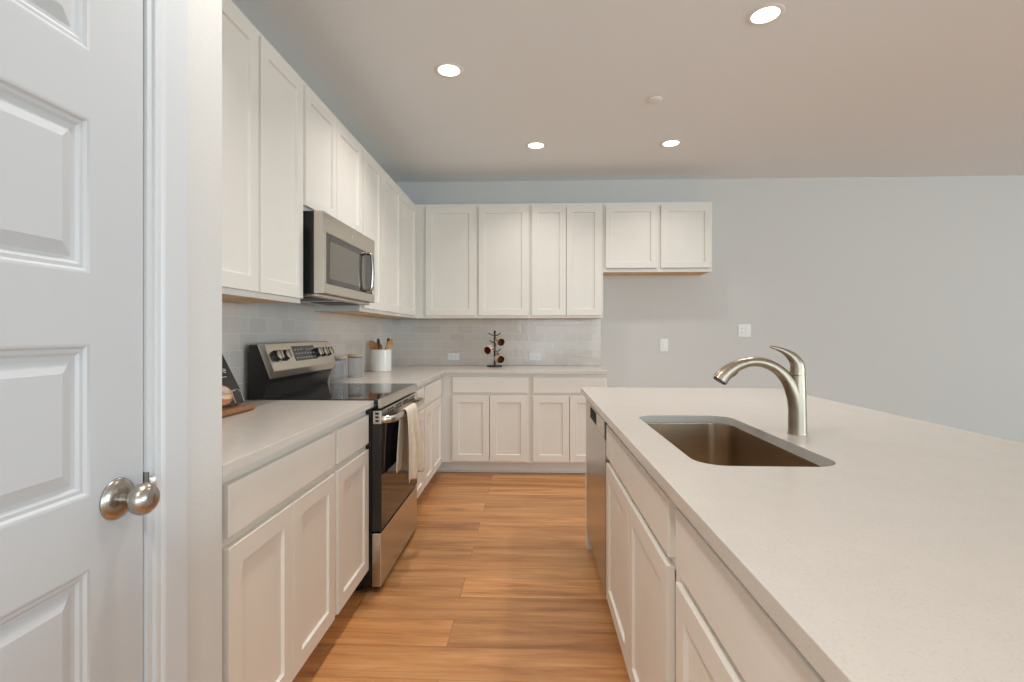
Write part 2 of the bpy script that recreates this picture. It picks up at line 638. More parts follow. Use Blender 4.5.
# pantry door: five raised panels
DX = XD - 0.004
D0, D1, DT, DB = DO0 + 0.003, DO1 - 0.004, 2.045, 0.012
mb = MB()
ST = 0.116
mb.box(DX - 0.035, DX - 0.011, D0 + 0.002, D1 - 0.002, DB + 0.002, DT - 0.002)
mb.box(DX - 0.035, DX, D1 - ST, D1, DB, DT)
mb.box(DX - 0.035, DX, D0, D0 + ST, DB, DT)
tops = [1.973, 1.595, 1.214, 0.834, 0.456]
bots = [1.708, 1.333, 0.956, 0.576, 0.198]
ed = [DT] + [v for p in zip(tops, bots) for v in p] + [DB]
for i in range(0, len(ed), 2):
    mb.box(DX - 0.035, DX, D0 + ST, D1 - ST, ed[i + 1], ed[i])
for zt, zb in zip(tops, bots):
    rings = []
    for ins, dep in ((0, 0.0), (0.004, -0.001), (0.008, -0.005), (0.014, -0.005), (0.019, -0.0085), (0.026, -0.009), (0.046, -0.0025), (0.047, -0.002)):
        y0, y1, z0, z1 = D0 + ST + ins, D1 - ST - ins, zb + ins, zt - ins
        rings.append([(DX + dep, y0, z0), (DX + dep, y1, z0), (DX + dep, y1, z1), (DX + dep, y0, z1)])
    mb.loops(rings, cap_first=False)
door = struct(mb, 'door_1', 'door_paint', 'white five panel pantry door at the left edge', 'door', smooth=20)
kz, ky = 0.934, 0.873
mb = MB()
M = frame_to((DX, ky, kz), (1, 0, 0))
mb.lathe([(0, 0), (0.0365, 0), (0.037, 0.003), (0.0345, 0.007), (0.026, 0.011), (0.015, 0.013), (0, 0.013)], M, 40)
rose = tag(mb.build('rose', 'knob_nickel', door), 'round brushed nickel rose')
mb = MB()
mb.lathe([(0, 0.012), (0.0105, 0.012), (0.0095, 0.022), (0.012, 0.028), (0.020, 0.033), (0.0265, 0.041), (0.0285, 0.050), (0.027, 0.058), (0.021, 0.0645), (0.012, 0.068), (0, 0.069)], M, 40)
tag(mb.build('knob', 'knob_nickel', door), 'egg shaped brushed nickel knob')
mb = MB()
mb.box(XD - 0.02, XD + 0.005, DO1 - 0.0025, DO1 + 0.0005, kz - 0.03, kz + 0.03)
mb.tube([(XD + 0.002, DO1 + 0.001, kz - 0.014 + 0.02), (XD + 0.008, DO1 + 0.005, kz + 0.006), (XD + 0.010, DO1 + 0.010, kz + 0.006)], 0.014, 8, (1, 0.15))
tag(mb.build('strike_plate', 'knob_nickel', door), 'small nickel strike plate on the jamb')


# ------------------------------------------------------------------ cabinets
def door_mesh(mb, x0, x1, z0, z1, yf, th=0.02, stile=0.057, rec=0.009):
    def ring(ins, y):
        return [(x0 + ins, y, z0 + ins), (x1 - ins, y, z0 + ins), (x1 - ins, y, z1 - ins), (x0 + ins, y, z1 - ins)]
    R = [ring(0.0, yf + th), ring(0.0, yf + 0.0025), ring(0.0007, yf + 0.0007), ring(0.0025, yf)]
    R += [ring(stile, yf), ring(stile + 0.0015, yf + 0.002), ring(stile + 0.004, yf + rec)]
    mb.loops(R)


def slab_mesh(mb, x0, x1, z0, z1, yf, th=0.02):
    def ring(ins, y):
        return [(x0 + ins, y, z0 + ins), (x1 - ins, y, z0 + ins), (x1 - ins, y, z1 - ins), (x0 + ins, y, z1 - ins)]
    mb.loops([ring(0, yf + th), ring(0, yf + 0.003), ring(0.001, yf + 0.001), ring(0.003, yf)])


def cabinet(name, label, group, loc, rotz, w, depth, z0, z1, doors, drawers=(), toe=None, cat='cabinet', filler=None, open_top=False, toe_ext=(0, 0)):
    """local x = width, front faces local -y at y = -depth (face of frame); doors stand 20 mm proud"""
    root = thing(name, label, cat, loc, rotz, group)
    g = 0.0006
    yb = -depth + 0.019
    mb = MB()
    if toe:
        tk, tin = toe
        tt = 0.016
        mb.box(g, tt, yb, -0.0005, tk, z1)
        mb.box(w - tt, w - g, yb, -0.0005, tk, z1)
        mb.box(tt, w - tt, -0.012, -0.0005, tk, z1)
        mb.box(tt, w - tt, yb, -0.012, tk, tk + tt)
        if not open_top:
            mb.box(tt, w - tt, yb, -0.012, z1 - tt, z1)
        mb.box(g, tt, -depth + tin + 0.014, -0.0005, 0.0005, tk)
        mb.box(w - tt, w - g, -depth + tin + 0.014, -0.0005, 0.0005, tk)
        mb.build('carcass', 'cabinet_paint', root)
        mb = MB()
        mb.box(g - toe_ext[0], w - g + toe_ext[1], -depth + tin, -depth + tin + 0.013, 0.0005, tk)
        mb.build('toe_kick', 'cabinet_paint', root)
    else:
        mb.box(g, w - g, yb, -0.0005, z0 + 0.017, z1)
        mb.box(g, 0.014, yb, -0.0005, z0 + 0.002, z0 + 0.017)
        mb.box(w - 0.014, w - g, yb, -0.0005, z0 + 0.002, z0 + 0.017)
        mb.build('carcass', 'cabinet_paint', root)
        mb = MB()
        mb.box(0.0145, w - 0.0145, yb + 0.0005, -0.001, z0 + 0.004, z0 + 0.0165)
        tag(mb.build('bottom_panel', 'cabinet_wood', root), 'bare wood underside')
    # face frame with real openings behind the fronts
    fz0 = toe[0] if toe else z0
    mb = MB()
    fs = 0.036
    xs0 = g if filler is None else -filler
    mb.box(xs0, fs, -depth, yb, fz0, z1, 0.0006, 1)
    mb.box(w - fs, w - g, -depth, yb, fz0, z1, 0.0006, 1)
    mb.box(fs, w - fs, -depth, yb, z1 - 0.036, z1)
    mb.box(fs, w - fs, -depth, yb, fz0, fz0 + 0.03)
    if drawers and doors:
        zz = (drawers[0][2] + doors[0][3]) / 2
        mb.box(fs, w - fs, -depth, yb, zz - 0.02, zz + 0.02)
    if len(doors) == 2 and doors[1][0] - doors[0][1] > 0.02:
        xm = (doors[1][0] + doors[0][1]) / 2
        mb.box(xm - 0.03, xm + 0.03, -depth, yb, fz0 + 0.03, z1 - 0.036)
    mb.build('face_frame', 'cabinet_paint', root)
    for (a, c, d, e) in doors:
        mb = MB()
        door_mesh(mb, a, c, d, e, -depth - 0.0205)
        mb.build('door', 'cabinet_paint', root, smooth=25)
    for (a, c, d, e) in drawers:
        mb = MB()
        slab_mesh(mb, a, c, d, e, -depth - 0.0205)
        mb.build('drawer_front', 'cabinet_paint', root, smooth=25)
    return root


UD, BD = 0.305, 0.609
UZ0, UZ1 = 1.372, 2.438
DZ0, DZ1 = 1.397, 2.406
TOE = (0.105, 0.075)
BTOP = 0.885
DRW = (0.715, 0.850)
BDR = (0.122, 0.688)

# --- left wall, upper
GU = 'upper cabinets along the left wall'
XWT = XW
for (y0, y1, z0, ds, lab) in (
    (1.178, 1.925, UZ0, [(1.203, 1.558), (1.562, 1.916)], 'cream two door upper cabinet nearest the pantry wall'),
    (1.925, 2.312, UZ0, [(1.932, 2.298)], 'tall narrow cream upper cabinet just left of the microwave'),
    (2.312, 3.127, 1.817, [(2.324, 2.702), (2.706, 3.108)], 'short two door cream upper cabinet directly above the microwave'),
    (3.127, 3.555, UZ0, [(3.158, 3.527)], 'single door cream upper cabinet just right of the microwave'),
    (3.555, 4.6435, UZ0, [(3.584, 4.046), (4.090, 4.585)], 'two door cream upper cabinet in the corner above the utensil crock'),
):
    zb = z0 + 0.022
    cabinet('wall_cabinet', lab, GU, (XWT + 0.0, y0, 0), PI / 2, y1 - y0, UD, z0, UZ1, [(a - y0, c - y0, zb, DZ1) for a, c in ds])

# --- back wall, upper
GB = 'upper cabinets along the far wall'
for (x0, x1, z0, ds, lab, fil) in (
    (-1.000, -0.500, UZ0, [(-0.981, -0.518)], 'single door cream upper cabinet in the corner of the far wall', 0.082),
    (-0.500, -0.010, UZ0, [(-0.484, -0.026)], 'single door cream upper cabinet above the mug tree', None),
    (-0.010, 0.668, UZ0, [(0.008, 0.325), (0.329, 0.645)], 'tall two door cream upper cabinet left of the short one over the empty fridge space', None),
    (0.669, 1.662, 1.797, [(0.689, 1.158), (1.192, 1.646)], 'short two door cream upper cabinet over the empty fridge space', None),
):
    zb = DZ0 if z0 == UZ0 else z0 + 0.035
    cabinet('wall_cabinet', lab, GB, (x0, YB, 0), 0, x1 - x0, UD, z0, UZ1, [(a - x0, c - x0, zb, DZ1) for a, c in ds], filler=fil)

# --- left wall, base
GL = 'base cabinets along the left wall'
for (y0, y1, dr, ds, lab) in (
    (1.180, 1.928, [(1.231, 1.913)], [(1.231, 1.571), (1.575, 1.913)], 'cream base cabinet with one wide drawer and two doors at the near left'),
    (1.928, 2.334, [(1.944, 2.318)], [(1.944, 2.318)], 'narrow cream base cabinet left of the range'),
    (3.096, 3.553, [(3.118, 3.531)], [(3.118, 3.531)], 'narrow cream base cabinet right of the range behind the towel'),
    (3.553, 4.336, [(3.574, 4.235)], [(3.574, 3.860), (3.864, 4.235)], 'two door cream base cabinet at the inner corner of the left run'),
):
    cabinet('base_cabinet', lab, GL, (XW, y0, 0), PI / 2, y1 - y0, BD, 0, BTOP,
            [(a - y0, c - y0, *BDR) for a, c in ds], [(a - y0, c - y0, *DRW) for a, c in dr], TOE, toe_ext=(0, 0.078 if y1 > 4.3 else 0))

# --- back wall, base
GBB = 'base cabinets along the far wall'
for (x0, x1, dr, ds, lab, fil) in (
    (-0.700, -0.009, [(-0.682, -0.030)], [(-0.682, -0.360), (-0.356, -0.030)], 'cream two door base cabinet below the mug tree', 0.079),
    (-0.009, 0.660, [(0.018, 0.643)], [(0.018, 0.332), (0.336, 0.643)], 'cream two door base cabinet at the right end, half behind the island', None),
):
    cabinet('base_cabinet', lab, GBB, (x0, YB, 0), 0, x1 - x0, BD, 0, BTOP,
            [(a - x0, c - x0, *BDR) for a, c in ds], [(a - x0, c - x0, *DRW) for a, c in dr], TOE, filler=fil, toe_ext=(0.153 if fil else 0, 0))
mb = MB(); mb.tube([(-0.853, YB - BD + 0.067, 0.009), (0.658, YB - BD + 0.067, 0.009)], 0.0085, 10)
struct(mb, 'trim_3', 'trim_paint', 'thin white shoe moulding along the far cabinets', 'trim')

# --- island cabinets (front faces -X)
IX = 0.337          # face of the frame
IB = IX + 0.61      # back of the island cabinets
GI = 'cabinets of the island'
ILX = 0.293
for (ya, yb_, dr, ds, lab, ot) in (
    (2.126, 1.138, [(2.112, 1.166)], [(2.112, 1.641), (1.637, 1.179)], 'cream two door sink cabinet of the island', True),
    (1.137, 0.392, [(1.108, 0.412)], [(1.108, 0.766), (0.762, 0.412)], 'cream island cabinet with a wide drawer at the bottom right', False),
):
    isl = cabinet('island_cabinet', lab, GI, (IB, ya, 0), -PI / 2, ya - yb_, 0.61, 0, BTOP,
            [(ya - a, ya - c, *BDR) for a, c in ds], [(ya - a, ya - c, *DRW) for a, c in dr], TOE, open_top=ot)
mb = MB(); mb.box(0.320, IB - 0.001, 2.856, 2.925, 0.0, BTOP, 0.001, 1)
tag(mb.build('dishwasher_surround', 'cabinet_paint'), 'pale upright closing the far end of the island beyond the dishwasher', 'cabinet')
mb = MB(); mb.box(-0.0005 + 0.739, 0.785, -0.627, -0.001, 0.0, BTOP, 0.001, 1)
mb.build('end_panel', 'cabinet_paint', isl)
mb = MB(); mb.box(-1.788, 0.785, 0.0005, 0.02, 0.0, BTOP, 0.001, 1)
mb.build('back_panel', 'cabinet_paint', isl)


# ------------------------------------------------------------------ countertops
def slab(name, outer, z0, z1, label, hole=None, ease=0.0015):
    b = bmesh.new()

    def loop(pts):
        vs = [b.verts.new((p[0], p[1], z1)) for p in pts]
        return [b.edges.new((vs[i], vs[(i + 1) % len(vs)])) for i in range(len(vs))]
    es = loop(outer)
    if hole:
        es += loop(hole)
    bmesh.ops.triangle_fill(b, use_beauty=True, use_dissolve=False, edges=es)
    r = bmesh.ops.extrude_face_region(b, geom=list(b.faces))
    for v in r['geom']:
        if isinstance(v, bmesh.types.BMVert):
            v.co.z = z0
    bmesh.ops.recalc_face_normals(b, faces=b.faces)
    ge = [e for e in b.edges if abs(e.verts[0].co.z - z1) < 1e-6 and abs(e.verts[1].co.z - z1) < 1e-6
          and len(e.link_faces) == 2 and any(abs(f.normal.z) < 0.5 for f in e.link_faces)]
    bmesh.ops.bevel(b, geom=ge, offset=ease, segments=2, profile=0.5, affect='EDGES')
    m = MB()
    m.merge(b)
    return tag(m.build(name, 'quartz', smooth=None), label, 'countertop')


CT0, CT1 = 0.8855, 0.914
XC = XW + 0.0015
slab('countertop', [(XC, YP + 0.002), (XD, YP + 0.002), (XD, 2.336), (XC, 2.336)], CT0, CT1,
     'pale quartz countertop at the near left under the cookbook stand')
YC = YB - 0.648
slab('countertop', [(XC, 3.095), (XD, 3.095), (XD, YC), (0.676, YC), (0.676, YB - 0.0015), (XC, YB - 0.0015)], CT0, CT1,
     'L shaped pale quartz countertop in the far corner under the mug tree')
SX0, SX1, SY0, SY1 = 0.407, 0.757, 1.217, 1.962
hole = [(p[0], p[1]) for p in rounded_rect(SX0, SX1, SY0, SY1, 0.075, 0, 10)]
slab('countertop', [(ILX, 0.32), (1.424, 0.32), (1.424, 2.955), (ILX, 2.955)], CT0, CT1,
     'big pale quartz island countertop with a sink cut into it', hole)

# ------------------------------------------------------------------ sink
root = thing('sink', 'brown brushed steel undermount sink set in the island', 'sink', (0, 0, 0))
mb = MB()
o = 0.012
R = [rounded_rect(SX0 - 0.02, SX1 + 0.02, SY0 - 0.02, SY1 + 0.02, 0.09, CT0 - 0.001, 10),
     rounded_rect(SX0 - 0.004, SX1 + 0.004, SY0 - 0.004, SY1 + 0.004, 0.078, CT0 - 0.001, 10),
     rounded_rect(SX0 - 0.002, SX1 + 0.002, SY0 - 0.002, SY1 + 0.002, 0.076, CT0 - 0.004, 10),
     rounded_rect(SX0 + 0.002, SX1 - 0.002, SY0 + 0.002, SY1 - 0.002, 0.074, 0.74, 10),
     rounded_rect(SX0 + 0.006, SX1 - 0.006, SY0 + 0.006, SY1 - 0.006, 0.070, 0.705, 10),
     rounded_rect(SX0 + 0.016, SX1 - 0.016, SY0 + 0.016, SY1 - 0.016, 0.064, 0.692, 10),
     rounded_rect(SX0 + 0.035, SX1 - 0.035, SY0 + 0.035, SY1 - 0.035, 0.05, 0.686, 10)]
R2 = [rounded_rect(SX0 - 0.005, SX1 + 0.005, SY0 - 0.005, SY1 + 0.005, 0.078, CT0 - 0.003, 10)]
mb.loops(R, cap_first=False)
mb.build('basin', 'sink_steel', root, smooth=40)
mb = MB()
mb.lathe([(0, 0.003), (0.030, 0.003), (0.034, 0.006), (0.045, 0.006), (0.047, 0.001), (0.047, 0)], Matrix.Translation((0.60, 1.60, 0.686)), 32)
mb.build('drain', 'chrome', root)

# ------------------------------------------------------------------ faucet
FX, FY = 0.841, 1.61
root = thing('faucet', 'brushed nickel pull out faucet arching over the sink', 'faucet', (FX, FY, CT1))
mb = MB()
mb.lathe([(0, 0.0), (0.0275, 0.0), (0.0278, 0.003), (0.0265, 0.006), (0.0262, 0.06), (0.0245, 0.13), (0.0225, 0.186), (0, 0.186)], Matrix(), 32)
mb.build('body', 'nickel', root)


def fp(pts):
    return [(x - FX, 0, z - CT1) for x, z in pts]


def smooth_path(P, Rr, n=6):
    """Catmull-Rom"""
    P = [Vector(p) for p in P]
    out, ro = [], []
    for i in range(len(P) - 1):
        p0, p1, p2, p3 = P[max(i - 1, 0)], P[i], P[i + 1], P[min(i + 2, len(P) - 1)]
        for k in range(n):
            u = k / n
            out.append(0.5 * ((2 * p1) + (p2 - p0) * u + (2 * p0 - 5 * p1 + 4 * p2 - p3) * u * u + (3 * p1 - p0 - 3 * p2 + p3) * u ** 3))
            ro.append(Rr[i] + (Rr[i + 1] - Rr[i]) * u)
    out.append(P[-1])
    ro.append(Rr[-1])
    return out, ro


p, r = smooth_path(fp([(0.8405, 0.960), (0.839, 1.000), (0.829, 1.045), (0.807, 1.089), (0.775, 1.121), (0.738, 1.138), (0.705, 1.142), (0.680, 1.138)]),
                   [0.0255, 0.025, 0.0235, 0.0195, 0.0165, 0.0155, 0.0152, 0.0152])
mb = MB(); mb.tube(p, r, 20, up=(0, 1, 0))
mb.build('spout', 'nickel', root)
p, r = smooth_path(fp([(0.6795, 1.1378), (0.655, 1.1295), (0.632, 1.116), (0.612, 1.099), (0.600, 1.083)]), [0.0156, 0.0178, 0.0205, 0.0230, 0.0245])
mb = MB(); mb.tube(p, r, 24, up=(0, 1, 0))
head = mb.build('spray_head', 'nickel', root)
mb = MB(); mb.tube(fp([(0.601, 1.084), (0.5975, 1.0785)]), 0.0205, 20)
tag(mb.build('aerator', 'black_plastic', head), 'dark spray face')
mb = MB(); mb.tube(fp([(0.655, 1.110), (0.643, 1.102), (0.632, 1.092)]), [0.004, 0.0066, 0.004], 10)
tag(mb.build('spray_button', 'black_plastic', head), 'black spray toggle')
p, r = smooth_path(fp([(0.8405, 1.1005), (0.842, 1.118), (0.838, 1.139), (0.822, 1.160), (0.798, 1.176), (0.775, 1.185), (0.757, 1.190)]),
                   [0.0222, 0.0215, 0.0195, 0.0150, 0.0092, 0.0060, 0.0035])
mb = MB(); mb.tube(p, r, 18, up=(0, 1, 0))
mb.build('lever_handle', 'nickel', root)

# ------------------------------------------------------------------ range
RY0, RY1, RXF = 2.338, 3.093, -0.710
root = thing('range', 'stainless and black electric range with slanted rear control panel', 'range', (0, 0, 0))
mb = MB()
mb.box(-1.34, RXF - 0.045, RY0, RY1, 0.035, 0.895, 0.003)
for yy in (RY0 + 0.05, RY1 - 0.05):
    for xx in (-1.28, RXF - 0.12):
        mb.lathe([(0, 0.0), (0.02, 0.0), (0.02, 0.034), (0.012, 0.036), (0, 0.036)], Matrix.Translation((xx, yy, 0.0005)), 16)
mb.build('body', 'black_enamel', root)
mb = MB()
mb.box(-1.275, RXF - 0.012, RY0, RY1, 0.896, 0.9185, 0.003)
mb.build('cooktop', 'black_glass', root)
mb = MB()
mb.prism([(RXF - 0.0118, 0.876), (RXF + 0.002, 0.878), (RXF + 0.001, 0.905), (RXF - 0.0035, 0.9185), (RXF - 0.0118, 0.9187)], RY0, RY1, 'y')
mb.build('cooktop_trim', 'stainless', root)
# rear guard
mb = MB()
mb.prism([(-1.345, 0.896), (-1.345, 1.176), (-1.308, 1.176), (-1.245, 1.012), (-1.258, 0.990), (-1.2755, 0.919), (-1.2755, 0.896)], RY0, RY1, 'y', 0.002)
mb.build('backguard', 'black_enamel', root)
T0, T1 = Vector((-1.272, 1.184)), Vector((-1.222, 1.050))      # front face of the control panel
mb = MB()
mb.prism([(-1.3075, 1.1775), (-1.298, 1.184), (T0.x, T0.y), (T1.x, T1.y), (-1.236, 1.013), (-1.244, 1.0125)], RY0 - 0.002, RY1 + 0.002, 'y', 0.004)
mb.build('control_panel', 'stainless', root)
tdir = (T1 - T0).normalized()
nrm = Vector((-tdir.y, tdir.x)) if -tdir.y > 0 else Vector((tdir.y, -tdir.x))
N3 = Vector((nrm.x, 0, nrm.y))


def on_face(s, y, h=0.0):
    q = T0 + tdir * s + nrm * h
    return Vector((q.x, y, q.y))


for yy in (RY0 + 0.062, RY0 + 0.152, RY1 - 0.225, RY1 - 0.145, RY1 - 0.065):
    M = frame_to(on_face(0.068, yy), N3, up=(0, 1, 0))
    mb = MB()
    mb.lathe([(0, 0), (0.029, 0), (0.029, 0.004), (0.026, 0.006), (0.024, 0.022), (0, 0.022)], M, 28)
    k = mb.build('knob', 'black_plastic', root)
    mb = MB()
    mb.lathe([(0, 0.0221), (0.0238, 0.0221), (0.0232, 0.025), (0.021, 0.0265), (0, 0.027)], M, 28)
    b2 = bmesh.new()
    bmesh.ops.create_cube(b2, size=1.0)
    mb.merge(b2, M @ Matrix.Translation((0, 0, 0.031)) @ Matrix.Diagonal((0.042, 0.009, 0.014, 1)))
    tag(mb.build('knob_cap', 'stainless', k), 'silver face of the knob')
q0, q1 = 0.022, 0.104
mb = MB()
A = [on_face(q0, 2.59, 0.0012), on_face(q1, 2.59, 0.0012), on_face(q1, 2.855, 0.0012), on_face(q0, 2.855, 0.0012)]
Bk = [v - N3 * 0.003 for v in A]
mb.loops([[tuple(v) for v in Bk], [tuple(v) for v in A]])
disp = mb.build('display', 'display_glass', root)
mb = MB()
for row, s in enumerate((0.040, 0.062, 0.086)):
    for k in range(7):
        yy = 2.605 + k * 0.035
        if row == 0 and k == 3:
            continue
        v = [on_face(s, yy, 0.0018), on_face(s + 0.006, yy, 0.0018), on_face(s + 0.006, yy + 0.022, 0.0018), on_face(s, yy + 0.022, 0.0018)]
        mb.loops([[tuple(a - N3 * 0.0008) for a in v], [tuple(a) for a in v]])
tag(mb.build('display_marks', 'display_print', disp), 'pale key marks')
# oven door, drawer, vents, handle
mb = MB(); mb.box(RXF - 0.044, RXF, RY0 + 0.002, RY1 - 0.002, 0.292, 0.800, 0.003)
od = mb.build('oven_door', 'black_enamel', root)
mb = MB(); mb.box(RXF - 0.001, RXF + 0.0025, RY0 + 0.006, RY1 - 0.006, 0.300, 0.799, 0.001, 1)
tag(mb.build('door_glass', 'black_glass', od), 'dark reflective oven glass')
mb = MB(); mb.box(RXF - 0.040, RXF + 0.003, RY0 + 0.001, RY1 - 0.001, 0.801, 0.866, 0.004)
vt = mb.build('vent_trim', 'stainless', root)
for g4 in range(4):
    mb = MB()
    for k in range(3):
        yy = RY0 + 0.105 + g4 * 0.155 + k * 0.036
        for zz in (0.836, 0.850):
            mb.box(RXF + 0.0025, RXF + 0.0036, yy, yy + 0.026, zz, zz + 0.007)
    tag(mb.build('vent_slots', 'dark_recess', vt), 'dark vent slots')
mb = MB()
for zz in (0.812, 0.829, 0.846):
    mb.box(RXF - 0.026, RXF - 0.010, RY0 + 0.0004, RY0 + 0.0014, zz, zz + 0.010)
tag(mb.build('vent_slots', 'dark_recess', vt), 'dark end slots')
hz, hx = 0.820, RXF + 0.055
p, r = smooth_path([(RXF + 0.002, RY0 + 0.020, hz), (RXF + 0.020, RY0 + 0.024, hz), (RXF + 0.043, RY0 + 0.045, hz), (hx, RY0 + 0.10, hz),
                    (hx + 0.004, (RY0 + RY1) / 2, hz), (hx, RY1 - 0.10, hz), (RXF + 0.043, RY1 - 0.045, hz), (RXF + 0.020, RY1 - 0.024, hz), (RXF + 0.002, RY1 - 0.020, hz)],
                   [0.0165] * 9, 5)
mb = MB(); mb.tube(p, r, 16, (1, 0.5))
mb.build('handle', 'stainless', root)
mb = MB(); mb.box(RXF - 0.043, RXF + 0.001, RY0 + 0.001, RY1 - 0.001, 0.030, 0.284, 0.004)
tag(mb.build('storage_drawer', 'stainless', root), 'plain stainless drawer front')

# towel over the oven handle
def towel():
    mb = MB()
    nx, path = 26, []
    # path in (offset from bar centre x, z) from back hem over the bar to front hem
    back = [(-0.022, -0.30), (-0.022, -0.22), (-0.022, -0.13), (-0.021, -0.07), (-0.019, -0.02)]
    over = [(-0.016, 0.008), (-0.009, 0.0195), (0.0, 0.0225), (0.009, 0.0195), (0.016, 0.008)]
    front = [(0.019, -0.02), (0.020, -0.06), (0.021, -0.12), (0.022, -0.18), (0.022, -0.24), (0.022, -0.30), (0.022, -0.35)]
    path = back + over + front
    ya, yb = 2.545, 2.765
    G = []
    for i in range(nx + 1):
        u = i / nx
        col = []
        for j, (dx, dz) in enumerate(path):
            drop = max(0.0, -dz) / 0.35
            sgn = 1 if j >= 7 else -0.35
            fold = (0.012 * math.sin(u * 15.5 + 0.6) + 0.006 * math.sin(u * 31 + 2.0)) * min(1.0, drop * 1.6 + 0.06)
            flare = drop * 0.012 * u * (1 if j >= 7 else 0)
            mid = ya + (yb - ya) * u
            y = mid + ((u - 0.5) * 0.13 - 0.01) * min(drop, 1.0)
            x = hx + 0.002 + dx + sgn * (fold + 0.012 * drop if sgn > 0 else fold * 0.3) + flare
            z = hz + dz
            if j >= 10:
                z += -0.02 * drop * (u - 0.3) + 0.006 * math.sin(u * 11) * drop
            col.append((x, y, z))
        G.append(col)
    V = [[mb.bm.verts.new(c) for c in col] for col in G]
    for i in range(nx):
        for j in range(len(path) - 1):
            mb.face((V[i][j], V[i + 1][j], V[i + 1][j + 1], V[i][j + 1]))
    ob = mb.build('dish_towel', 'towel_cotton', smooth=80)
    s = ob.modifiers.new('thickness', 'SOLIDIFY')
    s.thickness = 0.004
    s.offset = 0
    ss = ob.modifiers.new('soft', 'SUBSURF')
    ss.levels = ss.render_levels = 1
    return tag(ob, 'cream cotton dish towel draped over the oven handle', 'towel')


towel()

# ------------------------------------------------------------------ microwave
MY0, MY1, MXF, MZ0, MZ1 = 2.340, 3.122, -0.985, 1.424, 1.8155
root = thing('microwave', 'stainless over the range microwave with curved handle', 'microwave', (0, 0, 0))
mb = MB()
mb.box(XW + 0.011, MXF - 0.047, MY0, MY1, MZ0, MZ1, 0.002)
mb.build('body', 'black_enamel', root)
mb = MB()
mb.box(-1.33, MXF - 0.03, MY0 + 0.01, MY1 - 0.01, MZ0 - 0.016, MZ0 - 0.0005, 0.003)
under = mb.build('bottom_plate', 'stainless', root)
for y0 in (MY0 + 0.05, MY0 + 0.45):
    mb = MB()
    mb.box(-1.25, -1.06, y0, y0 + 0.26, MZ0 - 0.0195, MZ0 - 0.0155, 0.001, 1)
    tag(mb.build('grease_filter', 'black_plastic', under), 'black vent filter')
mb = MB()
# stainless front: frame around the window
WY0, WY1, WZ0, WZ1 = 2.371, 3.088, 1.472, 1.720
fx0 = MXF - 0.046
rings = []
for (iy0, iy1, iz0, iz1, x) in (
    (MY0, MY1, MZ0, MZ1, fx0), (MY0, MY1, MZ0, MZ1, MXF - 0.005), (MY0 + 0.0015, MY1 - 0.0015, MZ0 + 0.0015, MZ1 - 0.0015, MXF - 0.0015),
    (MY0 + 0.005, MY1 - 0.005, MZ0 + 0.005, MZ1 - 0.005, MXF), (WY0, WY1, WZ0, WZ1, MXF), (WY0 + 0.002, WY1 - 0.002, WZ0 + 0.002, WZ1 - 0.002, MXF - 0.004)):
    rings.append([(x, iy0, iz0), (x, iy1, iz0), (x, iy1, iz1), (x, iy0, iz1)])
mb.loops(rings)
mdoor = mb.build('door', 'stainless', root, smooth=25)
mb = MB()
mb.box(MXF - 0.0042, MXF - 0.002, WY0 + 0.002, WY1 - 0.002, WZ0 + 0.002, WZ1 - 0.002)
win = tag(mb.build('door_window', 'black_glass', mdoor), 'dark glass window with a paler screen')
mb = MB()
mb.box(MXF - 0.0024, MXF - 0.0012, WY0 + 0.045, 2.93, WZ0 + 0.028, WZ1 - 0.035)
tag(mb.build('window_screen', 'window_glass_dark', mdoor), 'dark brown see through screen')
mb = MB()
mb.lathe([(0, 0), (0.010, 0), (0.010, 0.0015), (0.008, 0.002), (0, 0.002)], frame_to((MXF, 2.719, 1.762), (1, 0, 0)), 24)
tag(mb.build('badge', 'chrome', mdoor), 'small round grey badge')
hy = 2.965
p, r = smooth_path([(MXF - 0.002, hy, 1.490), (MXF + 0.014, hy, 1.491), (MXF + 0.029, hy, 1.498), (MXF + 0.035, hy, 1.530), (MXF + 0.038, hy, 1.60),
                    (MXF + 0.035, hy, 1.670), (MXF + 0.029, hy, 1.702), (MXF + 0.014, hy, 1.709), (MXF - 0.002, hy, 1.710)], [0.016] * 9, 5)
mb = MB(); mb.tube(p, r, 16, (1, 0.62), up=(0, 1, 0))
mb.build('handle', 'stainless_vertical', root)

# ------------------------------------------------------------------ dishwasher
root = thing('dishwasher', 'stainless dishwasher at the far end of the island', 'dishwasher', (0, 0, 0))
WA, WB = 2.128, 2.853
mb = MB(); mb.box(0.345, 0.93, WA + 0.002, WB - 0.002, 0.06, 0.872)
mb.box(0.42, 0.90, WA + 0.03, WB - 0.03, 0.0005, 0.06)
mb.build('tub', 'black_enamel', root)
mb = MB(); mb.box(0.317, 0.3445, WA + 0.012, WB - 0.002, 0.115, 0.776, 0.003)
mb.build('door', 'stainless_vertical', root)
mb = MB(); mb.box(0.315, 0.3445, WA + 0.030, WB - 0.002, 0.778, 0.856, 0.003)
cp = mb.build('control_panel', 'stainless', root)
mb = MB(); mb.box(0.3135, 0.3152, 2.42, 2.65, 0.790, 0.846, 0.0006, 1)
tag(mb.build('display', 'dark_recess', cp), 'small black display')
mb = MB(); mb.lathe([(0, 0), (0.008, 0), (0.007, 0.002), (0, 0.003)], frame_to((0.315, 2.28, 0.815), (-1, 0, 0)), 18)
tag(mb.build('button', 'white_plastic', cp), 'pale round button')
mb = MB(); mb.box(0.316, 0.3444, WA + 0.002, WA + 0.0295, 0.777, 0.862, 0.001, 1)
tag(mb.build('end_cap', 'black_plastic', root), 'black end cap of the control panel')
mb = MB(); mb.box(0.385, 0.40, WA + 0.004, WB - 0.004, 0.001, 0.108)
tag(mb.build('toe_panel', 'black_enamel', root), 'black toe panel')

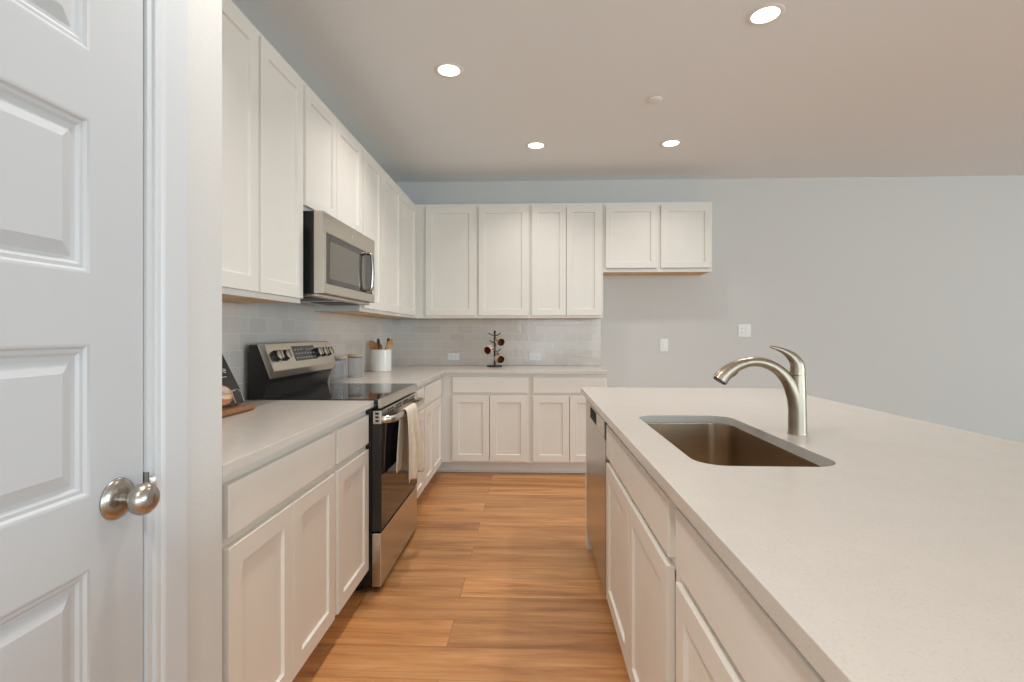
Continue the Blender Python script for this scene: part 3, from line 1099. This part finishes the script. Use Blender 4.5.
# ------------------------------------------------------------------ recessed lights
lights = [(-0.468, 2.845, 'recessed ceiling light above the aisle, nearest the microwave'),
          (0.042, 4.010, 'recessed ceiling light nearest the far cabinets, above the mug tree'),
          (1.110, 4.003, 'recessed ceiling light near the far wall, right of the detector'),
          (1.109, 2.406, 'recessed ceiling light above the island, at the top edge of the photo'),
          (-0.468, 1.05, 'recessed ceiling light above the near left counter, out of the frame'),
          (-0.30, -0.70, 'added recessed ceiling light above the aisle behind the camera, out of the frame')]  # unseen lamp added to brighten drawers, island fronts and near floor
for (x, y, lab) in lights:
    root = thing('recessed_light', lab, 'light', (x, y, CEIL), 0, 'recessed ceiling lights')
    mb = MB()
    mb.lathe([(0.062, -0.0005), (0.062, -0.004), (0.066, -0.006), (0.080, -0.004), (0.084, -0.0005)], Matrix(), 40)
    mb.build('trim_ring', 'white_plastic', root)
    mb = MB()
    mb.lathe([(0, -0.0005), (0.0615, -0.0005), (0.0615, -0.003), (0, -0.0035)], Matrix(), 40)
    tag(mb.build('lens', 'lamp_lens', root), 'glowing lens')
    d = bpy.data.lights.new('downlight', 'AREA')
    d.shape = 'DISK'
    d.size = 0.12
    d.energy = DOWNLIGHT_POWER * ((0.48 if x > 0.5 else 0.62) if y > 3.5 else 1.8 if y < 0 else 1.0)
    d.color = DOWNLIGHT_COLOR
    d.spread = math.radians(120)
    lo = bpy.data.objects.new('downlight', d)
    lo.location = (0, 0, -0.009)
    lo.parent = root
    COL.objects.link(lo)
mb = MB()
mb.lathe([(0, -0.014), (0.030, -0.013), (0.042, -0.009), (0.046, -0.004), (0.046, -0.0005), (0, -0.0005)], Matrix(), 40)
o = mb.build('smoke_detector', 'white_plastic', loc=(0.80, 3.254, CEIL))
tag(o, 'small round white detector on the ceiling between the right hand lights', 'detector')


# ------------------------------------------------------------------ outlets and switches
def plate(name, label, cat, x, z, w, h, kind, y):
    root = thing(name, label, cat, (x, y, z), 0, 'electrical plates on the far wall')
    mb = MB()
    mb.box(-w / 2, w / 2, -0.006, -0.0003, -h / 2, h / 2, 0.002)
    mb.build('cover_plate', 'white_plastic', root)
    if kind == 'h':
        spots = [(-0.021, 0, 1), (0.021, 0, 1)]
    elif kind == 'v2':
        spots = [(0, 0, 2)]
    else:
        spots = [(-0.023, 0.020, 1), (-0.023, -0.020, 1), (0.026, 0, 2)]
    for (sx, sz, t2) in spots:
        mb = MB()
        if t2 == 1:
            mb.lathe([(0, 0.0058), (0.016, 0.0058), (0.0155, 0.0078), (0, 0.0078)], frame_to((sx, 0, sz), (0, -1, 0)), 20)
            f = mb.build('socket', 'white_plastic', root)
            mb = MB()
            if kind == 'h':
                mb.box(sx - 0.004, sx + 0.004, -0.0083, -0.0076, 0.004, 0.0065)
                mb.box(sx - 0.004, sx + 0.004, -0.0083, -0.0076, -0.0065, -0.004)
            else:
                mb.box(sx - 0.0065, sx - 0.004, -0.0083, -0.0076, sz - 0.004, sz + 0.004)
                mb.box(sx + 0.004, sx + 0.0065, -0.0083, -0.0076, sz - 0.004, sz + 0.004)
            tag(mb.build('slots', 'dark_recess', f), 'dark socket slots')
        else:
            mb.box(sx - 0.0165, sx + 0.0165, -0.0095, -0.0055, sz - 0.033, sz + 0.033, 0.0015)
            mb.build('rocker', 'white_plastic', root)
    return root


plate('wall_outlet', 'white horizontal outlet on tile left of the mug tree', 'outlet', -0.767, 1.001, 0.116, 0.070, 'h', YB - 0.009)
plate('wall_outlet', 'white horizontal outlet on tile right of the mug tree', 'outlet', 0.042, 1.002, 0.116, 0.070, 'h', YB - 0.009)
plate('wall_switch', 'narrow white rocker switch plate on the bare wall', 'switch', 1.305, 1.117, 0.076, 0.122, 'v2', YB)
plate('wall_outlet', 'wide square white outlet plate on the bare wall above the faucet', 'outlet', 2.080, 1.259, 0.120, 0.122, 'c', YB)

# ------------------------------------------------------------------ canisters
for (x, y, lab) in ((-1.282, 3.285, 'clear glass canister with wooden lid, nearer the range'),
                    (-1.284, 3.610, 'clear glass canister with wooden lid, nearer the utensil crock')):
    root = thing('glass_canister', lab, 'canister', (x, y, CT1 + 0.0004), 0, 'glass canisters on the far left counter')
    mb = MB()
    mb.lathe([(0, 0), (0.050, 0), (0.0525, 0.003), (0.0525, 0.150), (0.0495, 0.150), (0.0495, 0.007), (0, 0.006)], Matrix(), 40)
    mb.build('jar', 'clear_glass', root)
    mb = MB()
    mb.lathe([(0, 0.138), (0.0475, 0.138), (0.0475, 0.1506), (0.0535, 0.1508), (0.0535, 0.162), (0.051, 0.165), (0, 0.1655)], Matrix(), 40)
    mb.build('lid', 'lid_wood', root)

# ------------------------------------------------------------------ utensil crock with utensils
CX, CY, CZ = -1.253, 4.145, CT1 + 0.0004
mb = MB()
mb.lathe([(0, 0), (0.078, 0), (0.083, 0.004), (0.083, 0.178), (0.081, 0.183), (0.077, 0.183), (0.0755, 0.178), (0.0755, 0.012), (0, 0.010)], Matrix(), 48)
o = mb.build('utensil_crock', 'ceramic_white', loc=(CX, CY, CZ))
tag(o, 'white ceramic crock holding cooking utensils in the corner', 'crock')


def utensil(label, name, base, tip, mat, kind, w=0.028):
    b0 = Vector((CX, CY, CZ)) + Vector(base)
    t0 = Vector((CX, CY, CZ)) + Vector(tip)
    d = (t0 - b0)
    L = d.length
    d.normalize()
    root = thing(name, label, 'utensil', tuple(b0), 0, 'utensils in the crock')
    mb = MB()
    if kind == 'spoon':
        hl = L - 0.092
        mb.tube([(0, 0, 0), tuple(d * (hl * 0.5)), tuple(d * hl)], [0.0065, 0.006, 0.005], 10)
        mb.build('shaft', mat, root)
        M = frame_to((0, 0, 0), d, up=(0.1, -1, 0.2))
        # bowl: rings along the length
        side = Vector((M[0][0], M[1][0], M[2][0]))
        nn = Vector((M[0][1], M[1][1], M[2][1]))
        mb = MB()
        rings = []
        for k in range(13):
            u = k / 12
            ww = max(0.0045, w * math.sin(PI * (0.06 + 0.94 * u) ** 0.95) ** 0.7 if u < 1 else 0.004)
            c = d * (hl - 0.004 + (L - hl + 0.004) * u) - nn * (0.010 * math.sin(PI * u))
            ring = []
            for q in range(14):
                a = 2 * PI * q / 14
                ring.append(tuple(c + side * (ww * math.cos(a)) + nn * (0.0045 * math.sin(a) - 0.006 * (1 - abs(math.cos(a))) * math.sin(PI * u))))
            rings.append(ring)
        mb.loops(rings)
        mb.build('spoon_bowl', mat, root, smooth=60)
    else:
        mb.tube([(0, 0, 0), tuple(d * (L * 0.6)), tuple(d * (L * 0.86)), tuple(d * (L * 0.95)), tuple(d * L)], [0.005, 0.0055, 0.0085, 0.0125, 0.008], 12)
        mb.build('shaft', mat, root)
    return root


utensil('broad dark wooden spoon leaning left in the white crock', 'wooden_spoon', (0.035, -0.01, 0.02), (-0.088, -0.03, 0.258), 'spoon_wood', 'spoon', 0.036)
utensil('second wooden spoon leaning left in the white crock, tucked behind the broad one', 'wooden_spoon', (0.03, 0.02, 0.02), (-0.040, 0.012, 0.250), 'spoon_wood', 'spoon', 0.028)
utensil('pale wooden spoon leaning right in the white crock', 'wooden_spoon', (-0.035, -0.02, 0.02), (0.100, -0.022, 0.268), 'spoon_wood_light', 'spoon', 0.030)
utensil('dark utensil handle standing at the left of the crock, taller of the left pair', 'cooking_utensil', (0.01, 0.04, 0.02), (-0.040, 0.042, 0.272), 'utensil_dark', 'h')
utensil('dark utensil handle near the middle of the crock', 'cooking_utensil', (-0.02, -0.045, 0.02), (-0.010, -0.035, 0.252), 'utensil_dark', 'h')
utensil('dark utensil handle standing behind the pale spoon', 'cooking_utensil', (-0.02, 0.045, 0.02), (0.052, 0.045, 0.276), 'utensil_dark', 'h')

# ------------------------------------------------------------------ mug tree
TX, TY, TZ = -0.343, 4.745, CT1 + 0.0004
root = thing('mug_tree', 'black metal mug tree holding three rust mugs by the tile', 'mug tree', (TX, TY, TZ))
mb = MB()
mb.lathe([(0, 0), (0.072, 0), (0.073, 0.004), (0.071, 0.013), (0.02, 0.017), (0, 0.017)], Matrix(), 40)
mb.build('base', 'wire_black', root)
mb = MB()
mb.tube([(0, 0, 0.015), (0, 0, 0.330)], 0.0095, 14)
mb.lathe([(0.0095, 0.328), (0.012, 0.334), (0.009, 0.342), (0, 0.344)], Matrix(), 14)
mb.build('post', 'wire_black', root)
arms = []
for lv, z in ((0, 0.297), (1, 0.228), (2, 0.143)):
    for sgn in (-1, 1):
        a = {(0, -1): PI + 0.25, (0, 1): -0.25, (1, -1): PI - 0.5, (1, 1): -0.85, (2, -1): PI + 0.85, (2, 1): 0.45}[(lv, sgn)]
        dx, dy = math.cos(a), math.sin(a)
        mb = MB()
        mb.tube([(dx * 0.006, dy * 0.006, z), (dx * 0.035, dy * 0.035, z + 0.006), (dx * 0.060, dy * 0.060, z + 0.024)], [0.0045, 0.0045, 0.005], 10)
        mb.build('arm', 'wire_black', root)


def mug(label, c, ax, hdir):
    """c = centre of the opening, ax = direction the opening faces, hdir = side of the handle"""
    ax = Vector(ax).normalized()
    root = thing('mug', label, 'mug', c, 0, 'rust mugs on the mug tree')
    M = frame_to((0, 0, 0), ax)
    mb = MB()
    mb.lathe([(0.0365, -0.003), (0.0375, 0.0), (0.0395, 0.0), (0.0405, -0.004), (0.041, -0.03), (0.040, -0.072), (0.036, -0.078), (0, -0.078)], M, 28)
    mb.build('body', 'mug_cream', root)
    mb = MB()
    mb.lathe([(0.0364, -0.0030), (0.0372, -0.004), (0.0365, -0.070), (0, -0.072)], M, 28)
    tag(mb.build('inside', 'mug_rust', root), 'rust glazed inside')
    h = Vector(hdir)
    h = (h - ax * h.dot(ax)).normalized()
    pts = []
    for k in range(9):
        a = -PI / 2 + PI * k / 8
        pts.append(tuple(-ax * 0.037 + ax * (0.024 * math.sin(a)) + h * (0.039 + 0.026 * math.cos(a))))
    mb = MB()
    mb.tube(pts, 0.0048, 10, up=tuple(ax))
    mb.build('handle', 'mug_rust', root)
    return root


mug('rust lined mug hanging highest on the mug tree, right side', (TX + 0.064, TY - 0.062, TZ + 0.233), (0.42, -1, -0.15), (-1, 0.1, 0.45))
mug('rust lined mug hanging on the left side of the mug tree', (TX - 0.066, TY - 0.055, TZ + 0.155), (-0.42, -1, -0.2), (1, 0.1, 0.2))
mug('rust lined mug hanging lowest on the mug tree, right side', (TX + 0.062, TY - 0.055, TZ + 0.070), (0.5, -1, -0.15), (-0.5, 0.2, 1))

# ------------------------------------------------------------------ cookbook on its stand
root = thing('cookbook_stand', 'small brown wooden cookbook stand with wire holder on the near counter', 'stand', (-1.165, 1.94, CT1 + 0.0004))
lean = math.radians(27.5)
mb = MB()
# tray: local y along the wall, rising lip at the front (+x)
tr = [(-0.110, 0.0), (0.006, 0.0), (0.020, 0.010), (0.024, 0.022), (0.016, 0.025), (0.008, 0.018), (-0.110, 0.018)]
b = bmesh.new()
rings = []
for yy, s in ((-0.20, 0.75), (-0.193, 0.93), (-0.18, 1.0), (0.085, 1.0), (0.107, 0.93), (0.120, 0.75)):
    rings.append([((p[0] + 0.04) * s - 0.04, yy, p[1] * (0.8 + 0.2 * s)) for p in tr])
mb.loops(rings)
b.free()
mb.build('tray', 'stand_wood', root)
mb = MB()
c, s_ = math.cos(lean), math.sin(lean)


def lp(along, y, off):
    """point on the leaning plane: along = distance up the slope, off = in front of it"""
    return (-0.056 - s_ * along + c * off, y, 0.022 + c * along + s_ * off)


def lean_box(mb, a0, a1, y0, y1, o0, o1):
    mb.loops([[lp(a0, y0, o0), lp(a0, y1, o0), lp(a1, y1, o0), lp(a1, y0, o0)], [lp(a0, y0, o1), lp(a0, y1, o1), lp(a1, y1, o1), lp(a1, y0, o1)]])


lean_box(mb, -0.008, 0.27, -0.17, 0.100, -0.012, 0.0)
mb.build('back_rest', 'stand_wood', root)
mb = MB()
for y0 in (0.065, -0.13):
    p, r = smooth_path([lp(-0.002, y0 - 0.03, 0.032), lp(0.035, y0 - 0.03, 0.036), lp(0.052, y0 - 0.018, 0.037), lp(0.052, y0 + 0.018, 0.037), lp(0.035, y0 + 0.03, 0.036), lp(-0.002, y0 + 0.03, 0.032)], [0.0028] * 6, 5)
    mb.tube(p, r, 8)
p, r = smooth_path([lp(0.050, 0.06, 0.037), lp(0.052, -0.0, 0.036), lp(0.050, -0.13, 0.037)], [0.0028] * 3, 4)
mb.tube(p, r, 8)
tag(mb.build('wire_holder', 'chrome', root), 'bent wire page holder')
# book
bk = thing('cookbook', 'black cookbook with food picture on its cover leaning on the stand', 'book', (-1.165, 1.94, CT1 + 0.0004))
mb = MB(); lean_box(mb, 0.004, 0.268, -0.165, 0.117, 0.0015, 0.022)
mb.build('pages', 'paper', bk)
mb = MB(); lean_box(mb, 0.0, 0.272, -0.170, 0.120, 0.0225, 0.0255)
lean_box(mb, 0.0, 0.272, -0.170, 0.120, 0.0003, 0.0012)
lean_box(mb, 0.0, 0.272, 0.1175, 0.120, 0.0012, 0.0225)
cov = mb.build('cover', 'book_cover', bk)
mb = MB()


def disc(mb, a, y, ra, ry, o0, o1, n=28, wob=0.0):
    r0, r1 = [], []
    for k in range(n):
        th = 2 * PI * k / n
        w = 1 + wob * math.sin(3 * th + 1) + wob * 0.6 * math.sin(5 * th)
        r0.append(lp(a + ra * w * math.sin(th), y + ry * w * math.cos(th), o0))
        r1.append(lp(a + ra * w * math.sin(th), y + ry * w * math.cos(th), o1))
    mb.loops([r0, r1])


mb.slot = 0
disc(mb, 0.048, -0.025, 0.045, 0.085, 0.0255, 0.0259)
mb.slot = 1
disc(mb, 0.055, 0.005, 0.030, 0.040, 0.0258, 0.0263, wob=0.06)
disc(mb, 0.045, -0.07, 0.028, 0.035, 0.0258, 0.0263, wob=0.06)
mb.slot = 2
disc(mb, 0.040, 0.025, 0.018, 0.028, 0.0262, 0.0266, wob=0.08)
disc(mb, 0.072, -0.02, 0.014, 0.028, 0.0262, 0.0266, wob=0.08)
tag(mb.build('cover_picture', ['food_rust', 'food_plate', 'food_cream'], cov), 'printed picture of food on a plate')
# pale lettering, only its last letter and a rule show past the wall
mb = MB()
pts = []
for k in range(15):
    a = math.radians(0 + k * 310 / 14)
    pts.append(lp(0.145 + 0.009 * math.sin(a), 0.076 + 0.009 * math.cos(a), 0.0262))
pts = [lp(0.145, 0.067, 0.0262)] + pts
mb.tube(pts, 0.0016, 6)
mb.tube([lp(0.119, -0.09, 0.0262), lp(0.118, 0.072, 0.0262)], 0.0016, 6)
tag(mb.build('cover_lettering', 'print_white', cov), 'pale letter and rule')
